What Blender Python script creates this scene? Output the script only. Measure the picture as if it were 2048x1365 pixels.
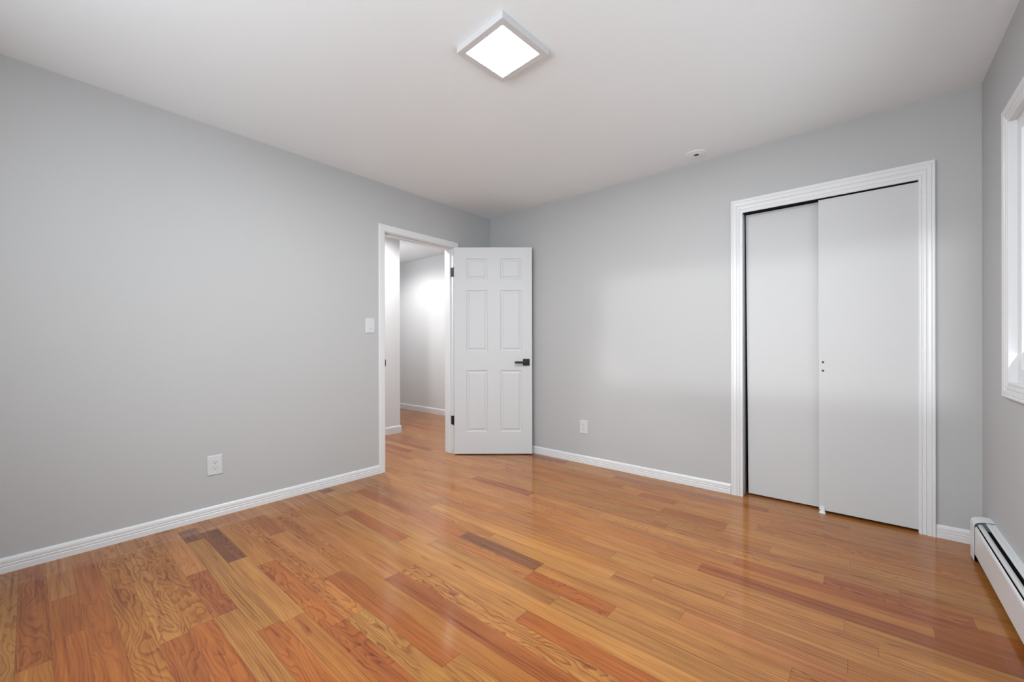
import bpy, bmesh, math, random
from mathutils import Vector, Matrix
C = bpy.context.scene.collection
SC = bpy.context.scene
for o in list(bpy.data.objects): bpy.data.objects.remove(o)
W, H = 3.5605, 2.44            # room width, ceiling height; corner of the two seen walls is the origin
YF = -4.30                     # wall behind the camera
WT = 0.125

# ------------------------------------------------------------------ camera
cx, cy, cz, yaw, pitch, roll, fpx, shy = 3.0781, -3.2590, 1.0612, 0.70494, -0.0006, -0.00235, 823.01, 11.03
fw = Vector((-math.sin(yaw)*math.cos(pitch), math.cos(yaw)*math.cos(pitch), math.sin(pitch)))
r0 = Vector((math.cos(yaw), math.sin(yaw), 0)); u0 = r0.cross(fw)
r1 = r0*math.cos(roll) + u0*math.sin(roll); u1 = -r0*math.sin(roll) + u0*math.cos(roll)
cd = bpy.data.cameras.new('camera'); co = bpy.data.objects.new('camera', cd); C.objects.link(co)
m = Matrix((r1, u1, -fw)).transposed().to_4x4(); m.translation = Vector((cx, cy, cz))
co.matrix_world = m
cd.sensor_width = 36; cd.lens = fpx/2048*36; cd.shift_y = shy/2048; cd.clip_start = 0.02
SC.camera = co

# ------------------------------------------------------------------ world, lights, exposure
SC.view_settings.view_transform = 'Standard'; SC.view_settings.look = 'None'
SC.view_settings.gamma = 1; SC.view_settings.exposure = 0.28
wd = bpy.data.worlds.new('sky'); SC.world = wd; wd.use_nodes = True
bg = wd.node_tree.nodes['Background']; bg.inputs[0].default_value = (0.86, 0.93, 1.0, 1); bg.inputs[1].default_value = 0.3

def area(name, loc, rot, sx, sy, power, col=(1, 1, 1), spread=180):
    l = bpy.data.lights.new(name, 'AREA'); l.shape = 'RECTANGLE'; l.size = sx; l.size_y = sy
    l.energy = power; l.color = col; l.spread = math.radians(spread)
    o = bpy.data.objects.new(name, l); C.objects.link(o); o.location = loc; o.rotation_euler = rot
    return o
R90 = math.pi/2
# daylight at the window in the right wall and the added, unseen window behind the camera
WR = (-3.70, -0.558, 0.900, 2.015)      # right window opening, lengthened out of view for even light: y0, y1, z0, z1
WF = (1.02, 3.30, 1.00, 2.06)         # front window opening, unseen and added for daylight: x0, x1, z0, z1
area('daylight_right_window', (W+0.21, (WR[0]+WR[1])/2, (WR[2]+WR[3])/2), (0, R90+.42, 0), WR[3]-WR[2], WR[1]-WR[0], 16, (0.90, 0.95, 1.0))
area('daylight_added_window', ((WF[0]+WF[1])/2, YF-0.20, (WF[2]+WF[3])/2), (R90+.15, 0, 0), WF[1]-WF[0], WF[3]-WF[2], 66, (0.90, 0.95, 1.0))
sl = bpy.data.lights.new('sun', 'SUN'); sl.energy = 0.48; sl.angle = math.radians(2.6); sl.color = (1, 1, 1)
so = bpy.data.objects.new('sun', sl); C.objects.link(so); so.location = (1.5, -9, 4)
sd = Vector((0.06, 1.0, -0.078)).normalized()
so.rotation_euler = sd.to_track_quat('-Z', 'Y').to_euler()

# ------------------------------------------------------------------ materials
def mat(name, col, rough=0.5, spec=0.5, metal=0.0, bump=0.0, bscale=400, coat=0.0):
    m = bpy.data.materials.new(name); m.use_nodes = True
    nt = m.node_tree; b = nt.nodes['Principled BSDF']
    b.inputs['Base Color'].default_value = (*col, 1); b.inputs['Roughness'].default_value = rough
    b.inputs['Specular IOR Level'].default_value = spec; b.inputs['Metallic'].default_value = metal
    b.inputs['Coat Weight'].default_value = coat
    tc = nt.nodes.new('ShaderNodeTexCoord'); nz = nt.nodes.new('ShaderNodeTexNoise')
    nz.inputs['Scale'].default_value = bscale; nt.links.new(tc.outputs['Object'], nz.inputs['Vector'])
    # faint tonal variation of the paint itself
    mx = nt.nodes.new('ShaderNodeMix'); mx.data_type = 'RGBA'
    n2 = nt.nodes.new('ShaderNodeTexNoise'); n2.inputs['Scale'].default_value = 1.7
    nt.links.new(tc.outputs['Object'], n2.inputs['Vector'])
    mx.inputs[6].default_value = (*[c*0.985 for c in col], 1); mx.inputs[7].default_value = (*[min(1, c*1.015) for c in col], 1)
    nt.links.new(n2.outputs['Fac'], mx.inputs[0]); nt.links.new(mx.outputs[2], b.inputs['Base Color'])
    if bump:
        bp = nt.nodes.new('ShaderNodeBump'); bp.inputs['Strength'].default_value = bump; bp.inputs['Distance'].default_value = 0.001
        nt.links.new(nz.outputs['Fac'], bp.inputs['Height']); nt.links.new(bp.outputs[0], b.inputs['Normal'])
    return m
M = dict(
    wall=mat('grey_wall_paint', (0.465, 0.475, 0.478), 0.52, 0.30, bump=0.10, bscale=260),
    hallwall=mat('pale_hall_paint', (0.68, 0.69, 0.705), 0.5, 0.3, bump=0.08, bscale=260),
    ceil=mat('ceiling_paint', (0.83, 0.88, 0.905), 0.48, 0.45, bump=0.08, bscale=300),
    trim=mat('white_trim_paint', (0.70, 0.715, 0.73), 0.32, 0.5),
    door=mat('white_door_paint', (0.60, 0.62, 0.635), 0.5, 0.4, bump=0.05, bscale=500),
    closet=mat('white_closet_door_paint', (0.565, 0.578, 0.587), 0.60, 0.35),
    fixture=mat('light_frame_enamel', (0.60, 0.605, 0.61), 0.5, 0.3),
    hallceil=mat('hall_ceiling_paint', (0.86, 0.89, 0.91), 0.7, 0.2),
    hole=mat('painted_hole_shade', (0.12, 0.12, 0.12), 0.6, 0.3),
    sensor=mat('white_sensor_plastic', (0.84, 0.87, 0.89), 0.45, 0.4),
    black=mat('matte_black_metal', (0.008, 0.008, 0.008), 0.45, 0.4),
    plate=mat('white_plastic', (0.60, 0.625, 0.64), 0.3, 0.5),
    slot=mat('slot_black', (0.03, 0.03, 0.03), 0.6, 0.3),
    heater=mat('white_heater_enamel', (0.70, 0.72, 0.735), 0.32, 0.5),
    dark=mat('dark_interior', (0.015, 0.015, 0.015), 0.8, 0.1),
    damper=mat('grey_damper_metal', (0.62, 0.62, 0.63), 0.4, 0.5),
    steel=mat('bright_steel', (0.62, 0.62, 0.62), 0.35, 0.5, metal=0.8),
    guide=mat('translucent_white_nylon', (0.72, 0.76, 0.76), 0.35, 0.5),
    subfloor=mat('subfloor_wood', (0.20, 0.10, 0.05), 0.7, 0.2),
    outside=mat('outside_ground', (0.25, 0.28, 0.2), 0.9, 0.1),
)
def emis(name, col, s):
    m = bpy.data.materials.new(name); m.use_nodes = True; nt = m.node_tree
    b = nt.nodes['Principled BSDF']; b.inputs['Base Color'].default_value = (0.9, 0.9, 0.9, 1)
    b.inputs['Emission Color'].default_value = (*col, 1); b.inputs['Emission Strength'].default_value = s
    b.inputs['Roughness'].default_value = 0.4
    return m
M['glow'] = emis('lit_diffuser', (0.97, 0.99, 1.0), 175)
M['lamp'] = emis('lit_lamp', (1.0, 0.97, 0.93), 6.0)
g = bpy.data.materials.new('window_glass'); g.use_nodes = True; nt = g.node_tree; nt.nodes.clear()
og = nt.nodes.new('ShaderNodeOutputMaterial'); ms = nt.nodes.new('ShaderNodeMixShader')
tr = nt.nodes.new('ShaderNodeBsdfTransparent'); gl = nt.nodes.new('ShaderNodeBsdfGlossy'); gl.inputs['Roughness'].default_value = 0.02
fr = nt.nodes.new('ShaderNodeLayerWeight'); fr.inputs[0].default_value = 0.12
nt.links.new(fr.outputs[0], ms.inputs[0]); nt.links.new(tr.outputs[0], ms.inputs[1]); nt.links.new(gl.outputs[0], ms.inputs[2]); nt.links.new(ms.outputs[0], og.inputs[0])
M['glass'] = g

def floor_material():
    m = bpy.data.materials.new('oak_floor_boards'); m.use_nodes = True; nt = m.node_tree
    N = nt.nodes.new; L = nt.links.new
    b = nt.nodes['Principled BSDF']
    tone = N('ShaderNodeAttribute'); tone.attribute_name = 'tone'
    gp = N('ShaderNodeAttribute'); gp.attribute_name = 'grain'      # r seed, g swirl, b contrast
    uv = N('ShaderNodeAttribute'); uv.attribute_name = 'board'      # r x along board, g y across, b length
    sg = N('ShaderNodeSeparateColor'); L(gp.outputs['Color'], sg.inputs[0])
    sb = N('ShaderNodeSeparateXYZ'); L(uv.outputs['Vector'], sb.inputs[0])
    def mth(op, a, b_=None, c=None, clamp=False):
        n = N('ShaderNodeMath'); n.operation = op; n.use_clamp = clamp
        for i, v in enumerate((a, b_, c)):
            if v is None: continue
            if isinstance(v, (int, float)): n.inputs[i].default_value = v
            else: L(v, n.inputs[i])
        return n.outputs[0]
    X, Y, LEN = sb.outputs[0], sb.outputs[1], sb.outputs[2]
    seed, swirl, contr = sg.outputs[0], sg.outputs[1], sg.outputs[2]
    def vec(x, y, z):
        n = N('ShaderNodeCombineXYZ')
        for i, v in enumerate((x, y, z)):
            if isinstance(v, (int, float)): n.inputs[i].default_value = v
            else: L(v, n.inputs[i])
        return n.outputs[0]
    def noise(v, scale, detail=2.0, rough=0.5, dist=0.0):
        n = N('ShaderNodeTexNoise'); n.inputs['Scale'].default_value = scale; n.inputs['Detail'].default_value = detail
        n.inputs['Roughness'].default_value = rough; n.inputs['Distortion'].default_value = dist; L(v, n.inputs['Vector'])
        return n.outputs['Fac']
    sz = mth('MULTIPLY', seed, 97.0)
    # large figure of the grain: field whose level lines are the growth rings
    n1 = noise(vec(mth('MULTIPLY', X, 2.6), mth('MULTIPLY', Y, 13.0), sz), 1.0, 2.0, 0.45, 0.25)
    n1b = noise(vec(mth('MULTIPLY', X, 14.0), mth('MULTIPLY', Y, 30.0), mth('ADD', sz, 9.0)), 1.0, 2.0, 0.5)
    fld = mth('ADD', mth('MULTIPLY', n1, mth('ADD', mth('MULTIPLY', swirl, 13.0), 2.0)), mth('MULTIPLY', Y, mth('SUBTRACT', 120.0, mth('MULTIPLY', swirl, 90.0))))
    fld = mth('ADD', fld, mth('MULTIPLY', n1b, mth('ADD', mth('MULTIPLY', swirl, 1.1), 0.25)))
    ring = mth('FRACT', fld)
    # saw-tooth ring: slow rise, quick fall = early/late wood
    lw = mth('POWER', ring, 3.0)
    fall = mth('SUBTRACT', 1.0, mth('SMOOTH_MAX', mth('MULTIPLY', mth('SUBTRACT', ring, 0.88), 8.0), 0.0, 0.1), clamp=True)
    rings = mth('MULTIPLY', lw, fall)
    # fine pores and fibre
    pores = noise(vec(mth('MULTIPLY', X, 9.0), mth('MULTIPLY', Y, 230.0), sz), 1.0, 2.0, 0.6)
    fibre = noise(vec(mth('MULTIPLY', X, 2.5), mth('MULTIPLY', Y, 60.0), mth('ADD', sz, 3.0)), 1.0, 3.0, 0.6)
    blot = noise(vec(mth('MULTIPLY', X, 3.0), mth('MULTIPLY', Y, 9.0), mth('ADD', sz, 31.0)), 1.0, 2.0, 0.5)
    # rare dark mineral streaks and knots
    mn = noise(vec(mth('MULTIPLY', X, 4.0), mth('MULTIPLY', Y, 32.0), mth('ADD', sz, 57.0)), 1.0, 2.0, 0.5, 0.4)
    streak = mth('MULTIPLY', mth('SUBTRACT', mn, 0.67), 7.0, clamp=True)
    dk = mth('MULTIPLY', rings, mth('MULTIPLY', contr, 0.75))
    dk = mth('ADD', dk, mth('MULTIPLY', mth('SUBTRACT', 0.55, pores), 0.26))
    dk = mth('ADD', dk, mth('MULTIPLY', mth('SUBTRACT', fibre, 0.47), 1.15))
    dk = mth('ADD', dk, mth('MULTIPLY', mth('SUBTRACT', blot, 0.5), 0.55))
    fs = noise(vec(mth('MULTIPLY', X, 1.6), mth('MULTIPLY', Y, 115.0), mth('ADD', sz, 71.0)), 1.0, 1.0, 0.5)
    fm = noise(vec(mth('MULTIPLY', X, 1.9), mth('MULTIPLY', Y, 14.0), mth('ADD', sz, 83.0)), 1.0, 1.0, 0.5)
    fine = mth('MULTIPLY', mth('MULTIPLY', mth('SUBTRACT', fs, 0.56), 5.0, clamp=True), mth('MULTIPLY', mth('SUBTRACT', fm, 0.40), 4.0, clamp=True))
    dk = mth('ADD', dk, mth('MULTIPLY', fine, 0.50))
    dk = mth('ADD', dk, mth('MULTIPLY', streak, 0.7))
    val = mth('SUBTRACT', 1.0, dk)
    val = mth('MAXIMUM', val, 0.22)
    # colour = tone ^ (darkening): darker parts are redder
    tsep = N('ShaderNodeSeparateColor'); L(tone.outputs['Color'], tsep.inputs[0])
    inv = mth('SUBTRACT', 1.0, val)
    rr = mth('MULTIPLY', tsep.outputs[0], mth('SUBTRACT', 1.0, mth('MULTIPLY', inv, 0.72)))
    gg = mth('MULTIPLY', tsep.outputs[1], mth('SUBTRACT', 1.0, mth('MULTIPLY', inv, 0.95)))
    bb = mth('MULTIPLY', tsep.outputs[2], mth('SUBTRACT', 1.0, mth('MULTIPLY', inv, 1.02)))
    # seams
    def edge(v, w):
        return mth('SUBTRACT', 1.0, mth('DIVIDE', v, w), clamp=True)
    s1 = mth('MAXIMUM', edge(Y, 0.0009), edge(mth('SUBTRACT', 0.083, Y), 0.0009))
    s2 = mth('MAXIMUM', edge(X, 0.0012), edge(mth('SUBTRACT', LEN, X), 0.0012))
    seam = mth('MULTIPLY', mth('MAXIMUM', s1, s2), 0.62)
    ks = mth('SUBTRACT', 1.0, seam)
    cc = N('ShaderNodeCombineColor'); L(mth('MAXIMUM', mth('MULTIPLY', rr, ks), 0.004), cc.inputs[0]); L(mth('MAXIMUM', mth('MULTIPLY', gg, ks), 0.003), cc.inputs[1]); L(mth('MAXIMUM', mth('MULTIPLY', bb, ks), 0.002), cc.inputs[2])
    L(cc.outputs[0], b.inputs['Base Color'])
    b.inputs['Roughness'].default_value = 0.42
    b.inputs['Specular IOR Level'].default_value = 0.12
    b.inputs['Coat Weight'].default_value = 0.62; b.inputs['Coat Roughness'].default_value = 0.11; b.inputs['Coat IOR'].default_value = 1.5
    bp = N('ShaderNodeBump'); bp.inputs['Strength'].default_value = 0.25; bp.inputs['Distance'].default_value = 0.0006
    tcn = N('ShaderNodeTexCoord')
    wav = noise(tcn.outputs['Object'], 9.0, 1.0)
    hgt = mth('SUBTRACT', mth('ADD', mth('MULTIPLY', wav, 2.5), mth('MULTIPLY', pores, 0.25)), mth('MULTIPLY', seam, 1.2))
    L(hgt, bp.inputs['Height']); L(bp.outputs[0], b.inputs['Coat Normal'])
    return m
M['floor'] = floor_material()

# ------------------------------------------------------------------ mesh helpers
def tag(o, label=None, cat=None, group=None, kind=None):
    if label: o['label'] = label
    if cat: o['category'] = cat
    if group: o['group'] = group
    if kind: o['kind'] = kind
    return o
def obj(name, bm, m, parent=None, smooth=False, bevel=0.0, seg=2):
    bmesh.ops.recalc_face_normals(bm, faces=bm.faces)
    me = bpy.data.meshes.new(name); bm.to_mesh(me); bm.free()
    me.materials.append(M[m] if isinstance(m, str) else m)
    o = bpy.data.objects.new(name, me); C.objects.link(o)
    if parent is not None: o.parent = parent
    if smooth:
        for p in me.polygons: p.use_smooth = True
    if bevel:
        md = o.modifiers.new('bevel', 'BEVEL'); md.width = bevel; md.segments = seg; md.limit_method = 'ANGLE'
        md.angle_limit = math.radians(40); md.harden_normals = False
    return o
def box(bm, x0, x1, y0, y1, z0, z1):
    v = [bm.verts.new((x, y, z)) for x in (x0, x1) for y in (y0, y1) for z in (z0, z1)]
    for f in ((0, 1, 3, 2), (4, 6, 7, 5), (0, 4, 5, 1), (2, 3, 7, 6), (0, 2, 6, 4), (1, 5, 7, 3)):
        bm.faces.new([v[i] for i in f])
    return v
def boxes(*bs):
    bm = bmesh.new()
    for b in bs: box(bm, *b)
    return bm
def sweep(bm, prof, path, closed_ends=True):
    """prof: list of (a, b) in each station's frame; path: list of (origin, A, B) with station axes; mitres come from the axes"""
    rings = []
    for o_, A, B in path:
        rings.append([bm.verts.new(Vector(o_) + Vector(A)*a + Vector(B)*b) for a, b in prof])
    n = len(prof)
    for i in range(len(rings)-1):
        for j in range(n):
            bm.faces.new([rings[i][j], rings[i][(j+1) % n], rings[i+1][(j+1) % n], rings[i+1][j]])
    if closed_ends:
        bm.faces.new(rings[0]); bm.faces.new(list(reversed(rings[-1])))
def cyl(bm, c, axis, r, h, n=24, r2=None):
    axis = Vector(axis).normalized(); t = Vector((0, 0, 1)) if abs(axis.z) < 0.9 else Vector((1, 0, 0))
    a = axis.cross(t).normalized(); b_ = axis.cross(a); c = Vector(c); r2 = r if r2 is None else r2
    p = [[bm.verts.new(c + axis*hh + (a*math.cos(2*math.pi*i/n) + b_*math.sin(2*math.pi*i/n))*rr) for i in range(n)] for hh, rr in ((0, r), (h, r2))]
    for i in range(n): bm.faces.new([p[0][i], p[0][(i+1) % n], p[1][(i+1) % n], p[1][i]])
    bm.faces.new(p[0]); bm.faces.new(list(reversed(p[1])))
def lathe(bm, c, prof, n=48, up=-1):
    """rings of (radius, depth) about the vertical through c; closed where radius is 0"""
    c = Vector(c); rows = []
    for r, d in prof:
        if r <= 1e-6: rows.append([bm.verts.new(c + Vector((0, 0, up*d)))])
        else: rows.append([bm.verts.new(c + Vector((r*math.cos(2*math.pi*i/n), r*math.sin(2*math.pi*i/n), up*d))) for i in range(n)])
    for a, b_ in zip(rows, rows[1:]):
        for i in range(n):
            if len(a) == 1: bm.faces.new([a[0], b_[i], b_[(i+1) % n]])
            elif len(b_) == 1: bm.faces.new([a[i], a[(i+1) % n], b_[0]])
            else: bm.faces.new([a[i], a[(i+1) % n], b_[(i+1) % n], b_[i]])
def empty(name, loc, label=None, cat=None, group=None, kind=None, rz=0):
    o = bpy.data.objects.new(name, None); C.objects.link(o); o.location = loc; o.rotation_euler = (0, 0, rz)
    o.empty_display_size = 0.1
    return tag(o, label, cat, group, kind)
def struct(name, bm, m, label, cat, **k): return tag(obj(name, bm, m, **k), label, cat, kind='structure')

# ------------------------------------------------------------------ floor: 83 mm oak boards running along x
rnd = random.Random(11)
TONES = {'L': (0.3859, 0.1691, 0.0425), 'T': (0.3611, 0.1398, 0.0306), 'P': (0.3735, 0.1503, 0.0412), 'O': (0.333, 0.1021, 0.0201), 'R': (0.2947, 0.0911, 0.02), 'D': (0.1785, 0.0651, 0.02), 'S': (0.3777, 0.1666, 0.0412)}
BW = 0.083; Y0 = -3.29
FIX = {  # row: [(x0, x1, tone, swirl, contrast)]
    -2: [(0.3, 1.6, 'R', .2, .5)], -1: [(-0.2, 1.25, 'L', .85, .8)],
    0: [(0.0, 0.98, 'R', .75, .8), (0.98, 1.9, 'T', .3, .6)], 1: [(0.0, 0.50, 'P', .4, .4), (0.50, 0.85, 'O', .5, .4), (0.85, 1.7, 'O', .2, .5)],
    2: [(0.15, 0.62, 'R', .3, .3), (0.62, 1.9, 'O', .7, .6)], 3: [(0.06, 1.9, 'T', .75, 1.0)],
    4: [(0.18, 1.17, 'L', .95, 1.0), (1.17, 1.8, 'R', .6, .9)], 5: [(0.10, 1.15, 'T', .9, 1.0), (1.15, 1.9, 'O', .5, .6)],
    6: [(0.05, 0.70, 'P', .6, .7), (0.70, 1.146, 'R', .8, .9), (1.146, 2.3, 'L', .1, .7)],
    7: [(0.10, 0.30, 'D', .5, .8), (0.30, 1.36, 'L', .2, .8), (1.36, 2.2, 'O', .6, .8)],
    8: [(0.0, 0.21, 'P', .3, .4), (0.21, 0.707, 'D', .9, 1.0), (0.707, 1.38, 'L', .1, .7), (1.38, 2.4, 'T', .15, .6)],
    9: [(0.15, 0.85, 'T', .5, .6), (0.85, 1.545, 'O', .95, 1.0), (1.545, 2.35, 'R', .8, .9)],
    10: [(0.2, 1.545, 'T', .95, 1.0), (1.545, 2.5, 'S', .9, 1.0)],
    11: [(0.2, 0.55, 'R', .5, .6), (0.55, 1.20, 'P', .2, .6), (1.20, 2.02, 'O', .3, .6), (2.02, 3.0, 'L', .4, .8)],
    12: [(0.3, 1.10, 'T', .9, .9), (1.10, 2.6, 'T', .1, .6)], 13: [(0.4, 1.42, 'P', .15, .6), (1.42, 2.5, 'R', .15, .7)],
    14: [(0.3, 1.42, 'T', .2, .6), (1.42, 3.2, 'S', .97, 1.2)], 15: [(0.6, 2.054, 'L', .05, .4), (2.054, 3.1, 'O', .4, .5)],
    16: [(0.25, 0.553, 'L', .3, .5), (0.553, 1.156, 'R', .2, .5), (1.156, 2.9, 'L', .05, .5)],
    17: [(0.04, 0.122, 'D', .3, .5), (0.122, 1.30, 'L', .1, .6), (1.30, 2.1, 'S', .1, 1.1), (2.1, 3.3, 'L', .05, .7)],
    18: [(0.3, 0.9, 'P', .2, .5), (0.9, 1.90, 'T', .5, .8), (1.90, 2.316, 'O', .95, .9), (2.316, 3.3, 'S', .1, .6)],
    19: [(0.25, 1.365, 'O', .2, .4), (1.365, 1.895, 'D', .7, .6), (1.895, 2.9, 'S', .1, 1.0)],
    20: [(0.5, 1.5, 'T', .6, .8), (1.5, 2.538, 'L', .1, .9), (2.538, 3.5, 'P', .1, .6)],
    21: [(0.9, 2.2, 'L', .1, .5), (2.2, 3.04, 'P', .2, .9), (3.04, 3.56, 'T', .2, .5)],
    22: [(1.0, 2.35, 'T', .15, .5), (2.35, 3.3, 'L', .1, .9)], 24: [(1.9, 3.025, 'L', .1, .6), (3.025, 3.56, 'S', .1, .9)],
    26: [(2.3, 3.28, 'T', .2, .6), (3.28, 3.56, 'R', .3, .7)], 27: [(1.7, 2.6, 'P', .3, .6)],
    28: [(2.945, 3.404, 'R', .95, 1.0)], 29: [(2.2, 3.2, 'P', .5, .8)], 34: [(1.866, 2.12, 'R', .3, .5)], 35: [(1.7, 2.662, 'P', .2, .5)],
}
def make_floor():
    bm = bmesh.new()
    tone = bm.loops.layers.float_color.new('tone'); grain = bm.loops.layers.float_color.new('grain')
    brd = []
    X0, X1 = -4.2, W+0.01
    r = math.floor((YF-0.1-Y0)/BW); rows = range(r, math.ceil((1.05-Y0)/BW))
    weights = ['L']*6+['T']*13+['P']*9+['O']*1+['R']*1+['S']*3
    data = []
    for k in rows:
        segs = []; fx = sorted(FIX.get(k, [])); x = X0 + rnd.uniform(-0.6, 0)
        for f in fx + [None]:
            lim = f[0] if f else X1
            while x < lim-1e-6:
                l = rnd.choice([rnd.uniform(.3, .6), rnd.uniform(.5, 1.1), rnd.uniform(.8, 1.7)])
                e = x+l
                if lim-e < 0.25: e = lim
                segs.append((x, e, rnd.choice(weights), rnd.random()**1.7, rnd.uniform(.35, .95))); x = e
            if f: segs.append(f); x = f[1]
        for a, b_, t, s, c in segs:
            if b_ <= X0: continue
            a2, b2 = max(a, X0), min(b_, X1)
            if b2-a2 < 0.01: continue
            ya, yb = Y0+k*BW, Y0+(k+1)*BW
            vs = [bm.verts.new(p) for p in ((a2, ya, 0), (b2, ya, 0), (b2, yb, 0), (a2, yb, 0))]
            f = bm.faces.new(vs)
            col = [q*rnd.uniform(.975, 1.025) for q in TONES[t]]; v = rnd.uniform(.90, 1.08)
            sd_ = rnd.random()
            loc = [(a2-a, 0, b_-a), (b2-a, 0, b_-a), (b2-a, BW, b_-a), (a2-a, BW, b_-a)]
            for lp, q in zip(f.loops, loc):
                lp[tone] = (col[0]*v, col[1]*v, col[2]*v, 1); lp[grain] = (sd_, s, c, 1)
                data.append(q)
    me = bpy.data.meshes.new('floor'); bm.to_mesh(me); bm.free()
    at = me.attributes.new('board', 'FLOAT_VECTOR', 'CORNER')
    for i, q in enumerate(data): at.data[i].vector = q
    me.materials.append(M['floor'])
    o = bpy.data.objects.new('floor', me); C.objects.link(o)
    tag(o, 'glossy oak strip floor with mixed golden and reddish brown boards', 'floor', kind='structure')
    s = obj('subfloor', boxes((X0, X1, YF-0.1, 1.05, -0.06, -0.002)), 'subfloor', o)
make_floor()

# ------------------------------------------------------------------ walls and ceilings
D0, D1, DH = -1.302, -0.535, 2.032          # doorway between jamb faces, head height
struct('wall_left', boxes((-WT, 0, YF, D0-0.02, 0, H), (-WT, 0, D1+0.02, 0.125, 0, H), (-WT, 0, D0-0.02, D1+0.02, DH+0.02, H)),
       'wall', 'long plain light grey painted wall on the left with the open doorway', 'wall')
K0, K1, KH = 2.432, 3.327, 2.022            # closet opening
struct('wall_back', boxes((0, K0, 0, 0.115, 0, H), (K1, W+.15, 0, 0.115, 0, H), (K0, K1, 0, 0.115, KH, H)),
       'wall', 'light grey painted wall holding the closet opening', 'wall')
struct('wall_right', boxes((W, W+.15, YF, WR[0], 0, H), (W, W+.15, WR[1], 0, 0, H), (W, W+.15, WR[0], WR[1], 0, WR[2]), (W, W+.15, WR[0], WR[1], WR[3], H)),
       'wall', 'light grey painted wall at the right edge behind the heater', 'wall')
struct('wall_front', boxes((-WT, WF[0], YF-.15, YF, 0, H), (WF[1], W+.15, YF-.15, YF, 0, H), (WF[0], WF[1], YF-.15, YF, 0, WF[2]), (WF[0], WF[1], YF-.15, YF, WF[3], H)),
       'wall', 'light grey painted wall behind the viewer with an added wide window', 'wall')
struct('ceiling', boxes((-WT, W+.15, YF-.15, 0.115, H, H+.1)), 'ceil', 'flat white painted bedroom ceiling', 'ceiling')
HC = 2.485
HY = 0.885; HX = -1.27; HCY = -0.285
struct('wall_hall_far', boxes((-4.2, 0.0, HY, HY+.1, 0, HC)), 'hallwall', 'pale hallway wall seen furthest through the open doorway', 'wall')
struct('wall_hall_near', boxes((HX-.12, HX, -2.6, HCY, 0, HC), (-4.2, HX-.12, HCY-.12, HCY, 0, HC)), 'hallwall',
       'pale hallway wall ending in an outside corner just beyond the doorway', 'wall')
struct('wall_hall_end', boxes((-4.3, -4.2, HCY-.12, HY+.1, 0, HC), (HX, -WT, -2.7, -2.6, 0, HC), (-WT+.001, -.005, 0.125, HY, 0, HC)), 'hallwall', 'pale walls closing the ends of the hallway', 'wall')
struct('ceiling_hall', boxes((-4.3, -WT, -2.7, HY+.1, HC, HC+.1), (-WT, 0, .115, HY+.1, HC, HC+.1)), 'hallceil', 'white hallway ceiling seen through the doorway', 'ceiling')
struct('wall_closet', boxes((K0-.3, W+.1, .72, .78, 0, H), (K0-.36, K0-.3, .115, .78, 0, H), (W+.04, W+.1, .115, .78, 0, H), (K0-.36, W+.1, .115, .78, H-.3, H-.24)), 'dark',
       'inside of the closet behind the sliding doors, coloured near-black for its shade', 'closet')  # near-black walls carry the closet's shade in their colour

# baseboards: fluted profile (a = out from wall, b = up)
BP = [(0, 0), (.012, 0), (.012, .026), (.0105, .028), (.0105, .031), (.012, .033), (.012, .040), (.010, .042), (.010, .045), (.0115, .047), (.0112, .058), (.009, .066), (.005, .071), (0, .071)]
HP = [(0, 0), (.013, 0), (.013, .068), (.012, .076), (.009, .083), (.005, .089), (.002, .092), (0, .092)]
def base(name, p0, p1, out, label, prof=BP, ends=None):
    bm = bmesh.new(); Z = (0, 0, 1)
    sweep(bm, prof, [(p0, out, Z), (p1, out, Z)])
    return struct(name, bm, 'trim', label, 'baseboard')
CO = 0.0125
base('baseboard_left', (0, YF, 0), (0, -1.3635, 0), (1, 0, 0), 'white grooved baseboard along the left wall')
base('baseboard_back', (0.0, 0, 0), (2.362, 0, 0), (0, -1, 0), 'white grooved baseboard between the open door and the closet')
base('baseboard_corner', (3.389, 0, 0), (W, 0, 0), (0, -1, 0), 'short white grooved baseboard between closet and heater')
base('baseboard_left_end', (0, -0.456, 0), (0, 0.0, 0), (1, 0, 0), 'short white baseboard in the corner hidden by the open door')
base('baseboard_hall_far', (-4.2, HY, 0), (-.13, HY, 0), (0, -1, 0), 'white baseboard along the far hallway wall', HP)
bm = bmesh.new(); Z = (0, 0, 1)
sweep(bm, HP, [((HX, -2.6, 0), (1, 0, 0), Z), ((HX, HCY, 0), (1, 1, 0), Z), ((-4.2, HCY, 0), (0, 1, 0), Z)])
struct('baseboard_hall_near', bm, 'trim', 'white baseboard turning the hallway corner beyond the doorway', 'baseboard')

# ------------------------------------------------------------------ casings
def casing(bm, pts, prof, out, inward):
    """three-sided picture casing. pts: inner corner path; each station: (corner, widthdir, outdir)"""
    sweep(bm, prof, [(p, wd_, out) for p, wd_ in pts])
SIMPLE = [(0, 0), (0, .009), (.004, .012), (.012, .0125), (.040, .0145), (.050, .0145), (.0545, .011), (.0545, 0)]
FLUTE = [(0, 0), (0, .009), (.003, .011), (.010, .011), (.013, .0085), (.016, .0085), (.019, .0125), (.028, .014), (.031, .011), (.034, .011), (.037, .0155), (.050, .0165), (.053, .0140), (.056, .0165), (.062, .0175), (.066, .016), (.067, .0145), (.067, 0)]
def scaled(prof, w): k = w/max(a for a, _ in prof); return [(a*k, b_) for a, b_ in prof]

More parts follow.
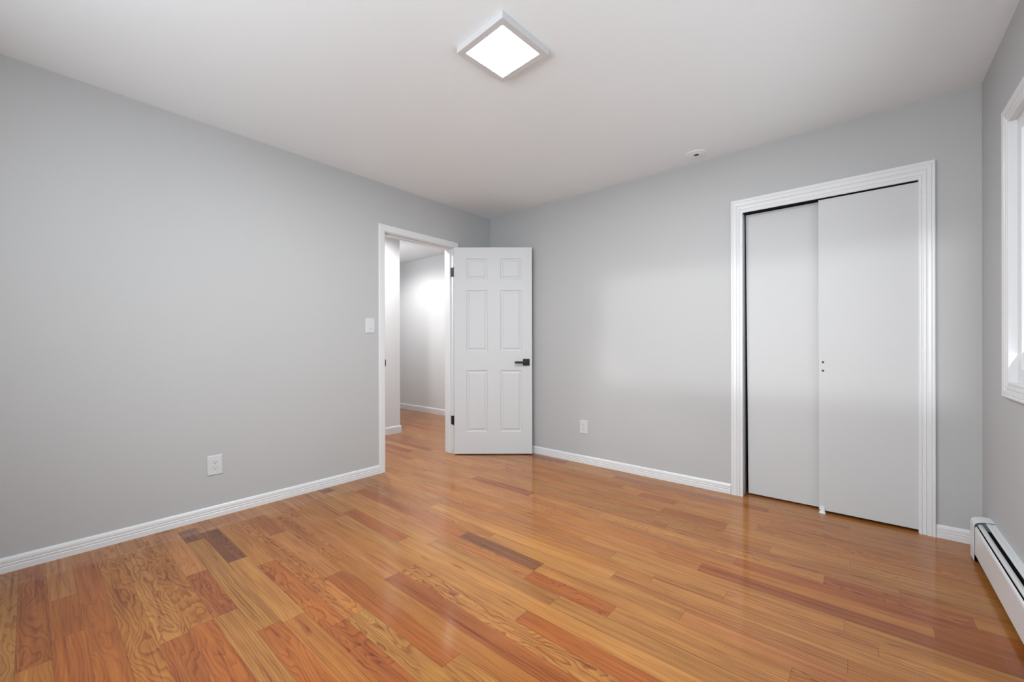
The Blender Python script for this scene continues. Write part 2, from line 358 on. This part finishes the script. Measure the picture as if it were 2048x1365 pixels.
t = empty('trim_door', (0, (D0+D1)/2, 0), 'white painted frame around the open doorway', 'door frame', kind='structure')
def rel(bm, o_):      # shift mesh to parent's local space
    bmesh.ops.translate(bm, verts=bm.verts, vec=-Vector(o_.location)); return bm
bm = bmesh.new(); ci0, ci1, cih = D0-.005, D1+.005, DH+.005
cw = .055
casing(bm, [((0, ci0, 0), (0, -1, 0)), ((0, ci0, cih), (0, -1, 1)), ((0, ci1, cih), (0, 1, 1)), ((0, ci1, 0), (0, 1, 0))], scaled(SIMPLE, .0555), (1, 0, 0), 0)
obj('casing', rel(bm, t), 'trim', t)
bm = bmesh.new()
casing(bm, [((-WT, ci0, 0), (0, -1, 0)), ((-WT, ci0, cih), (0, -1, 1)), ((-WT, ci1, cih), (0, 1, 1)), ((-WT, ci1, 0), (0, 1, 0))], SIMPLE, (-1, 0, 0), 0)
obj('casing', rel(bm, t), 'trim', t)
bm = boxes((-WT, 0, D0-.019, D0, 0, DH+.019), (-WT, 0, D1, D1+.019, 0, DH+.019), (-WT, 0, D0, D1, DH, DH+.019))
obj('jamb', rel(bm, t), 'trim', t, bevel=.001)
bm = boxes((-.085, -.040, D0, D0+.011, 0, DH-.011), (-.085, -.040, D1-.011, D1, 0, DH-.011), (-.085, -.040, D0, D1, DH-.011, DH))
obj('door_stop', rel(bm, t), 'trim', t, bevel=.0015)
bm = boxes((-.032, .0065, D0-.0005, D0+.0015, .890, .955), (.0055, .0135, D0-.0035, D0+.0015, .900, .945))
tag(obj('strike_plate', rel(bm, t), 'black', t, bevel=.0005), 'small dark strike plate')

t = empty('trim_closet', ((K0+K1)/2, 0, 0), 'white fluted casing around the sliding closet doors', 'door frame', kind='structure')
bm = bmesh.new(); a0, a1, ah = 2.4395, 3.3225, 1.995
wl = .0735; wr = .0655
sweep(bm, scaled(FLUTE, 1.0), [((a0, 0, 0), (-wl, 0, 0), (0, -1, 0)), ((a0, 0, ah), (-wl, 0, .094), (0, -1, 0)), ((a1, 0, ah), (wr, 0, .094), (0, -1, 0)), ((a1, 0, 0), (wr, 0, 0), (0, -1, 0))])
obj('casing', rel(bm, t), 'trim', t)
bm = boxes((K0-.012, K0+.006, 0, .115, 0, KH+.012), (K1-.006, K1+.012, 0, .115, 0, KH+.012), (K0, K1, 0, .115, KH-.0, KH+.012))
obj('jamb', rel(bm, t), 'trim', t)
bm = boxes((K0+.006, K1-.006, .020, .026, KH-.03, KH), (K0+.006, K1-.006, .058, .064, KH-.03, KH), (K0+.006, K1-.006, .02, .105, KH-.004, KH))
tag(obj('track', rel(bm, t), 'dark', t), 'dark steel overhead track')

# ------------------------------------------------------------------ six-panel door, standing open
A = Vector((0.042, -0.563, 0)); ang = math.radians(40.6); LW, LH, LT = 0.762, 2.018, 0.035
LB = 0.010
dr = empty('door_1', (A.x, A.y, 0), 'white six-panel door standing open into the corner with black lever', 'door', kind='structure', rz=ang)
# local frame: x along the leaf from the hinge, -y faces the viewer
PAN = [(.117, .327, 1.716, 1.921), (.450, .660, 1.716, 1.921), (.117, .327, 1.014, 1.612), (.450, .660, 1.014, 1.612), (.117, .327, .225, .828), (.450, .660, .225, .828)]
def leaf():
    bm = bmesh.new()
    xs = sorted({0, LW, *[p[0] for p in PAN], *[p[1] for p in PAN]}); zs = sorted({LB, LB+LH, *[p[2] for p in PAN], *[p[3] for p in PAN]})
    for side in (0, 1):
        yy = 0 if side == 0 else LT; s = 1 if side == 0 else -1
        G = {(i, j): bm.verts.new((x, yy, z)) for i, x in enumerate(xs) for j, z in enumerate(zs)}
        for i in range(len(xs)-1):
            for j in range(len(zs)-1):
                mx_, mz_ = (xs[i]+xs[i+1])/2, (zs[j]+zs[j+1])/2
                pn = [p for p in PAN if p[0] < mx_ < p[1] and p[2] < mz_ < p[3]]
                cs = [G[i, j], G[i+1, j], G[i+1, j+1], G[i, j+1]]
                if not pn: bm.faces.new(cs); continue
                p = pn[0]; prev = cs
                for ins, dp in ((.0035, .0015), (.007, .0065), (.013, .0080), (.018, .0080), (.034, .0015), (.037, .0015)):
                    cur = [bm.verts.new((xx, yy+s*dp, zz)) for xx, zz in ((p[0]+ins, p[2]+ins), (p[1]-ins, p[2]+ins), (p[1]-ins, p[3]-ins), (p[0]+ins, p[3]-ins))]
                    for k in range(4): bm.faces.new([prev[k], prev[(k+1) % 4], cur[(k+1) % 4], cur[k]])
                    prev = cur
                bm.faces.new(prev)
        if side == 0: G0 = G
    n, q = len(xs)-1, len(zs)-1
    for i in range(n):
        bm.faces.new([G0[i, 0], G0[i+1, 0], G[i+1, 0], G[i, 0]]); bm.faces.new([G0[i, q], G0[i+1, q], G[i+1, q], G[i, q]])
    for j in range(q):
        bm.faces.new([G0[0, j], G0[0, j+1], G[0, j+1], G[0, j]]); bm.faces.new([G0[n, j], G0[n, j+1], G[n, j+1], G[n, j]])
    return bm
obj('door_leaf', leaf(), 'door', dr)
for s, yy in ((-1, 0), (1, LT)):
    bm = bmesh.new(); hx, hz = .7045, .905
    box(bm, hx-.033, hx+.033, *sorted((yy, yy+s*.008)), hz-.033, hz+.033)
    h = tag(obj('door_handle', bm, 'black', dr, bevel=.0012), 'black square rose')
    bm = bmesh.new()
    cyl(bm, (hx, yy+s*.008, hz), (0, s, 0), .011, .030)
    yo = sorted((yy+s*.034, yy+s*.046)) if s < 0 else sorted((yy+s*.020, yy+s*.030))
    box(bm, hx-.112, hx+.012, yo[0], yo[1], hz-.0105, hz+.0105)
    obj('lever', bm, 'black', h, bevel=.0012)
bm = boxes((LW-.0005, LW+.001, LT/2-.0125, LT/2+.0125, .875, .932)); obj('latch_plate', bm, 'black', dr)
# hinges sit on the pin line between leaf and jamb: knuckle plus the leaf screwed to the jamb
HZ = [(.330, .089), (1.797, .089)]
pin = Vector((.0125, -.5375))
ca, sa = math.cos(-ang), math.sin(-ang)
def tol(x, y): dx, dy = x-A.x, y-A.y; return (dx*ca-dy*sa, dx*sa+dy*ca)
for z, h in HZ:
    bm = bmesh.new(); px_, py_ = tol(pin.x, pin.y)
    cyl(bm, (px_, py_, z-h/2), (0, 0, 1), .0065, h, 16)
    cyl(bm, (px_, py_, z-h/2-.004), (0, 0, 1), .0045, h+.008, 12)
    # plate on the jamb face
    q = [tol(-.034, D1-.0018), tol(.011, D1-.0018), tol(.011, D1+.0004), tol(-.034, D1+.0004)]
    lo = [bm.verts.new((a, b_, z-h/2)) for a, b_ in q]; hi = [bm.verts.new((a, b_, z+h/2)) for a, b_ in q]
    bm.faces.new(lo); bm.faces.new(hi)
    for k in range(4): bm.faces.new([lo[k], lo[(k+1) % 4], hi[(k+1) % 4], hi[k]])
    box(bm, -.0015, .0005, .003, LT-.002, z-h/2, z+h/2)
    tag(obj('hinge', bm, 'black', dr), 'black hinge')

# ------------------------------------------------------------------ sliding closet doors
d = empty('door_2', (2.63, .055, 0), 'flat white sliding closet door on the left, set behind the other', 'sliding door', kind='structure')
bm = bmesh.new()   # leans a little: its left edge leaves a widening gap to the jamb near the floor
v = box(bm, 2.4460, 2.905, .064, .098, .012, 2.006)
for vv in bm.verts:
    if vv.co.x < 2.5: vv.co.x += .0135*(1-vv.co.z/1.98)
obj('door_panel', rel(bm, d), 'closet', d, bevel=.0015)
d = empty('door_3', (3.09, .008, 0), 'flat white sliding closet door on the right, in front, with two small holes', 'sliding door', kind='structure')
bm = boxes((2.8665, 3.3215, .006, .036, .016, 1.987))
pn = obj('door_panel', rel(bm, d), 'closet', d, bevel=.0015)
cut = bmesh.new()
for z in (.9555, .9010): cyl(cut, (2.889, -.01, z), (0, 1, 0), .0062, .030, 20)
bmesh.ops.translate(cut, verts=cut.verts, vec=-Vector(d.location))
me_c = bpy.data.meshes.new('hole_cutter'); cut.to_mesh(me_c); cut.free()
oc = bpy.data.objects.new('hole_cutter', me_c); C.objects.link(oc); oc.location = d.location
md = pn.modifiers.new('holes', 'BOOLEAN'); md.object = oc; md.operation = 'DIFFERENCE'; md.solver = 'EXACT'
bpy.context.view_layer.update()
dg = bpy.context.evaluated_depsgraph_get()
pn.modifiers.move(1, 0)
dg.update()
newme = bpy.data.meshes.new_from_object(pn.evaluated_get(dg)); pn.modifiers.clear(); pn.data = newme
bpy.data.objects.remove(oc)
bm = bmesh.new()
for z in (.9555, .9010):
    cyl(bm, (2.889, .0120, z), (0, 1, 0), .0061, .008, 16); cyl(bm, (2.888, .0100, z), (0, 1, 0), .0020, .004, 10)  # black discs and screws put the shade of the holes into colour
tag(obj('screw', rel(bm, d), 'slot', d), 'two small screw heads on black discs, coloured dark for the shade in the door holes')
bm = boxes((2.874, 2.897, .000, .004, .0, .045), (2.868, 2.902, -.018, .030, 0, .0035), (2.874, 2.897, .0375, .0425, 0, .045))
tag(obj('door_guide', bm, 'guide', bevel=.0008), 'small clear white plastic guide on the floor where the closet doors overlap', 'door guide')

# ------------------------------------------------------------------ windows
def window(name, label, u0, u1, z0, z1, org, U, N_, depth=.15, sill=False):
    """org: point on the wall plane at u=0; U along wall, N_ into the room"""
    U, N_, Z_ = Vector(U), Vector(N_), Vector((0, 0, 1)); org = Vector(org)
    t = empty(name, org + U*((u0+u1)/2) + Z_*z0, label, 'window', kind='structure')
    P = lambda u, n, z: org + U*u + N_*n + Z_*z
    def ub(bm, a, b_, n0, n1, za, zb):
        vs = [bm.verts.new(P(u, n, z)) for u in (a, b_) for n in (n0, n1) for z in (za, zb)]
        for f in ((0, 1, 3, 2), (4, 6, 7, 5), (0, 4, 5, 1), (2, 3, 7, 6), (0, 2, 6, 4), (1, 5, 7, 3)): bm.faces.new([vs[i] for i in f])
    bm = bmesh.new(); w = .0675; i_ = .004
    pts = [(u0+i_, z0+i_, -1, -1), (u1-i_, z0+i_, 1, -1), (u1-i_, z1-i_, 1, 1), (u0+i_, z1-i_, -1, 1)]
    pr = scaled(FLUTE, 1.0)
    rings = [[bm.verts.new(P(a, 0, b_) + (U*sx + Z_*sz)*(w*q) + N_*o_) for q, o_ in pr] for a, b_, sx, sz in pts]
    for k in range(4):
        r_, s_ = rings[k], rings[(k+1) % 4]
        for j in range(len(pr)): bm.faces.new([r_[j], r_[(j+1) % len(pr)], s_[(j+1) % len(pr)], s_[j]])
    obj('casing', rel(bm, t), 'trim', t)
    bm = bmesh.new(); e = .010; g_ = .003
    ub(bm, u0-e, u0+g_, -depth, 0, z0-e, z1+e); ub(bm, u1-g_, u1+e, -depth, 0, z0-e, z1+e); ub(bm, u0, u1, -depth, 0, z1-g_, z1+e); ub(bm, u0, u1, -depth, 0, z0-e, z0+g_)
    obj('jamb', rel(bm, t), 'trim', t)
    mid = (z0+z1)/2
    for za, zb, n in ((z0, z1, -.016),):
        bm = bmesh.new(); f = .060
        ub(bm, u0, u0+f, n-.035, n, za, zb); ub(bm, u1-f, u1, n-.035, n, za, zb); ub(bm, u0+f, u1-f, n-.035, n, za, za+f); ub(bm, u0+f, u1-f, n-.035, n, zb-f, zb)
        s = obj('sash', rel(bm, t), 'trim', t, bevel=.002)
        bm = bmesh.new(); ub(bm, u0+f-.004, u1-f+.004, n-.02, n-.016, za+f-.004, zb-f+.004)
        obj('pane', rel(bm, t), 'glass', s)
    return t
window('window_1', 'white-framed window cut off at the right edge above the heater', WR[0], WR[1], WR[2], WR[3], (W, 0, 0), (0, 1, 0), (-1, 0, 0))
window('window_2_added', 'wide white-framed window added unseen in the wall behind the viewer for daylight', WF[0], WF[1], WF[2], WF[3], (0, YF, 0), (1, 0, 0), (0, 1, 0))

# ------------------------------------------------------------------ hydronic baseboard heater
HX0 = W-.065
h = empty('baseboard_heater', (W-.03, -1.2, 0), 'long low white metal baseboard heater along the right wall', 'heater')
ya, yb = -3.95, -.262
def prof_y(bm, prof, y0, y1):
    a = [bm.verts.new((x, y0, z)) for x, z in prof]; b_ = [bm.verts.new((x, y1, z)) for x, z in prof]; n = len(prof)
    for j in range(n): bm.faces.new([a[j], a[(j+1) % n], b_[(j+1) % n], b_[j]])
    bm.faces.new(a); bm.faces.new(list(reversed(b_)))
bm = bmesh.new()
prof_y(bm, [(W-.0005, .008), (W-.003, .008), (W-.003, .2005), (W-.024, .201), (W-.0275, .199), (W-.0275, .193), (W-.0262, .193), (W-.0262, .1975), (W-.0235, .1995), (W-.004, .2005), (W-.0005, .2015)], ya, yb)
obj('back_plate', rel(bm, h), 'heater', h)
bm = bmesh.new()
prof_y(bm, [(HX0+.004, .040), (HX0+.0, .042), (HX0+.0, .166), (HX0+.0025, .173), (HX0+.007, .1755), (HX0+.007, .1740), (HX0+.0036, .1715), (HX0+.0013, .1655), (HX0+.0013, .0425), (HX0+.010, .041), (HX0+.010, .039)], ya, yb)
obj('front_panel', rel(bm, h), 'heater', h)
bm = bmesh.new()
prof_y(bm, [(HX0+.0105, .1800), (HX0+.0105, .1850), (HX0+.0135, .1885), (HX0+.019, .190), (HX0+.026, .1880), (HX0+.029, .1840), (HX0+.028, .1835), (HX0+.0255, .1868), (HX0+.019, .1888), (HX0+.0142, .1875), (HX0+.0117, .1845), (HX0+.0117, .1800)], ya, yb-.004)
tag(obj('damper', rel(bm, h), 'damper', h), 'grey curved damper flap')
bm = boxes((HX0+.006, W-.004, ya, yb, .150, .160), (W-.006, W-.0035, ya, yb, .02, .195))
obj('inner_lining', rel(bm, h), 'dark', h)
bm = bmesh.new(); cyl(bm, (W-.032, ya+.02, .09), (0, 1, 0), .011, yb-ya-.04, 16)
for k in range(140): 
    yk = ya+.05+k*.026
    if yk < yb-.05: box(bm, W-.056, W-.010, yk, yk+.0006, .062, .118)
tag(obj('heating_element', rel(bm, h), 'dark', h), 'dark finned pipe')
def cap(y0, y1):
    bm = bmesh.new()
    o_ = [(W-.0005, .010), (HX0-.0035, .010), (HX0-.0035, .178), (HX0-.001, .188), (HX0+.004, .195), (HX0+.014, .2005), (HX0+.028, .2045), (HX0+.045, .2065), (W-.0005, .2065)]
    i_ = [(W-.0005, .010), (HX0-.0020, .010), (HX0-.0020, .1775), (HX0+.0002, .1868), (HX0+.0048, .1935), (HX0+.0145, .199), (HX0+.0282, .203), (HX0+.045, .205), (W-.0005, .205)]
    ra = [bm.verts.new((x, y0, z)) for x, z in o_]; rb = [bm.verts.new((x, y1, z)) for x, z in o_]
    rc = [bm.verts.new((x, y0, z)) for x, z in i_]; n = len(o_)
    for j in range(n-1):
        bm.faces.new([ra[j], ra[j+1], rb[j+1], rb[j]]); bm.faces.new([ra[j], ra[j+1], rc[j+1], rc[j]])
    rd = [bm.verts.new((x, y1+(y0-y1)*.06, z)) for x, z in i_]
    for j in range(n-1): bm.faces.new([rc[j], rc[j+1], rd[j+1], rd[j]])
    bm.faces.new(rb); bm.faces.new(rd)
    return bm
obj('end_cap', rel(cap(-.272, -.186), h), 'heater', h)

# ------------------------------------------------------------------ wall plates
def plate_thing(name, loc, rz, label, cat, kind, group=None, pw=.080, ph=.122):
    t = empty(name, loc, label, cat, group, rz=rz)      # local -y faces the room
    bm = bmesh.new()
    o_ = [(-pw/2, -ph/2), (pw/2, -ph/2), (pw/2, ph/2), (-pw/2, ph/2)]
    prev = [bm.verts.new((x, 0, z)) for x, z in o_]
    for ins, dy in ((0, .0035), (.0015, .005), (.006, .0062)):
        cur = [bm.verts.new((x-math.copysign(ins, x), -dy, z-math.copysign(ins, z))) for x, z in o_]
        for k in range(4): bm.faces.new([prev[k], prev[(k+1) % 4], cur[(k+1) % 4], cur[k]])
        prev = cur
    bm.faces.new(prev)
    obj('cover_plate', bm, 'plate', t)
    for z in (-.0485, .0485):
        bm = bmesh.new(); cyl(bm, (0, -.0060, z), (0, -1, 0), .0028, .0010, 14); obj('screw', bm, 'plate', t)
    if kind == 'outlet':
        bm = boxes((-.0165, .0165, -.0078, -.004, -.033, .033)); r_ = obj('receptacle', bm, 'plate', t, bevel=.001)
        bm = bmesh.new()
        for zc in (-.0165, .0165):
            box(bm, -.0078, -.0056, -.0082, -.0070, zc-.001, zc+.0075); box(bm, .0054, .0072, -.0082, -.0070, zc, zc+.0070)
            cyl(bm, (0, -.0070, zc-.0075), (0, -1, 0), .0026, .0012, 12)
        tag(obj('socket_slots', bm, 'slot', r_), 'dark socket slots')
    else:
        bm = boxes((-.0170, .0170, -.0072, -.004, -.034, .034)); r_ = obj('switch_frame', bm, 'plate', t, bevel=.0008)
        bm = bmesh.new()
        pr = [(-.0066, -.027), (-.0125, -.027), (-.0092, .0), (-.0080, .027), (-.0066, .027)]
        a = [bm.verts.new((-.0105, y, z)) for y, z in pr]; b_ = [bm.verts.new((.0105, y, z)) for y, z in pr]
        for j in range(5): bm.faces.new([a[j], a[(j+1) % 5], b_[(j+1) % 5], b_[j]])
        bm.faces.new(a); bm.faces.new(b_)
        obj('rocker', bm, 'plate', r_)
    return t
plate_thing('wall_outlet', (0, -2.506, .3245), R90, 'white wall outlet low on the long left wall', 'outlet', 'outlet', 'white wall outlets')
plate_thing('wall_outlet', (1.158, 0, .329), 0, 'white wall outlet low on the wall between open door and closet', 'outlet', 'outlet', 'white wall outlets')
plate_thing('light_switch', (0, -1.4395, 1.234), R90, 'white rocker light switch beside the doorway', 'light switch', 'switch')

# ------------------------------------------------------------------ square ceiling light
fx = empty('ceiling_light', (1.8185, -1.8400, H), 'square white flush ceiling light with bright diffuser, switched on', 'ceiling light', rz=math.radians(-3.5))
S, q_, T_ = .1490, .1185, .030
bm = bmesh.new()
def sq(s, z): return [bm.verts.new((x*s, y*s, z)) for x, y in ((-1, -1), (1, -1), (1, 1), (-1, 1))]
rr_ = [sq(S, -.0006), sq(S, -T_+.001), sq(S-.001, -T_), sq(q_+.001, -T_), sq(q_, -T_+.001), sq(q_, -T_+.004)]
for a, b_ in zip(rr_, rr_[1:]):
    for k in range(4): bm.faces.new([a[k], a[(k+1) % 4], b_[(k+1) % 4], b_[k]])
bm.faces.new(rr_[0])
obj('frame', bm, 'fixture', fx)
bm = boxes((-q_, q_, -q_, q_, -T_+.0015, -T_+.003))
tag(obj('diffuser', bm, 'glow', fx), 'glowing white square diffuser')

# ------------------------------------------------------------------ small round ceiling fitting near the closet wall
t = empty('ceiling_sensor', (2.170, -.1465, H), 'small round white disc with a dark centre hole on the ceiling near the closet', 'ceiling fitting')
bm = bmesh.new()
lathe(bm, (0, 0, 0), [(.0, .0005), (.0715, .0005), (.0715, .003), (.069, .0055), (.052, .0065), (.030, .0075), (.0265, .0090), (.0245, .0080), (.0240, .0060), (.0, .0060)], 56)
obj('rim', bm, 'sensor', t, smooth=True).modifiers.new('e', 'EDGE_SPLIT').split_angle = math.radians(30)
bm = bmesh.new(); lathe(bm, (0, 0, 0), [(0, .0064), (.0165, .0064), (.0170, .0080), (0, .0080)], 40)
for v in bm.verts: v.co.x += .004  # off-centre dark disc stands in for the shade inside the hole
tag(obj('centre_hole_shade', bm, 'hole', t), 'dark round centre')

# ------------------------------------------------------------------ recessed hallway downlights (out of view; the second is added to brighten the near wall)
for i, (x, y, p) in enumerate(((-2.15, -.1, 68), (-0.75, -0.95, 92))):
    t = empty('recessed_downlight', (x, y, HC), ['round recessed hallway downlight near the far hallway wall', 'unseen round downlight added outside the bedroom doorway to brighten the near hallway wall'][i], 'downlight', 'recessed hallway downlights')
    bm = bmesh.new(); lathe(bm, (0, 0, 0), [(.075, .0005), (.075, .004), (.055, .006), (.053, .002), (.053, .0005)], 40); obj('trim_ring', bm, 'plate', t)
    bm = bmesh.new(); lathe(bm, (0, 0, 0), [(0, .0012), (.052, .0012), (.052, .0024), (0, .0024)], 40); obj('lamp', bm, 'lamp', t)
    l = bpy.data.lights.new('downlight_lamp', 'SPOT'); l.energy = p; l.spot_size = math.radians(168); l.spot_blend = .5; l.shadow_soft_size = .05; l.color = (1, .985, .97)
    lo_ = bpy.data.objects.new('downlight_lamp', l); C.objects.link(lo_); lo_.location = (0, 0, -.02); lo_.parent = t
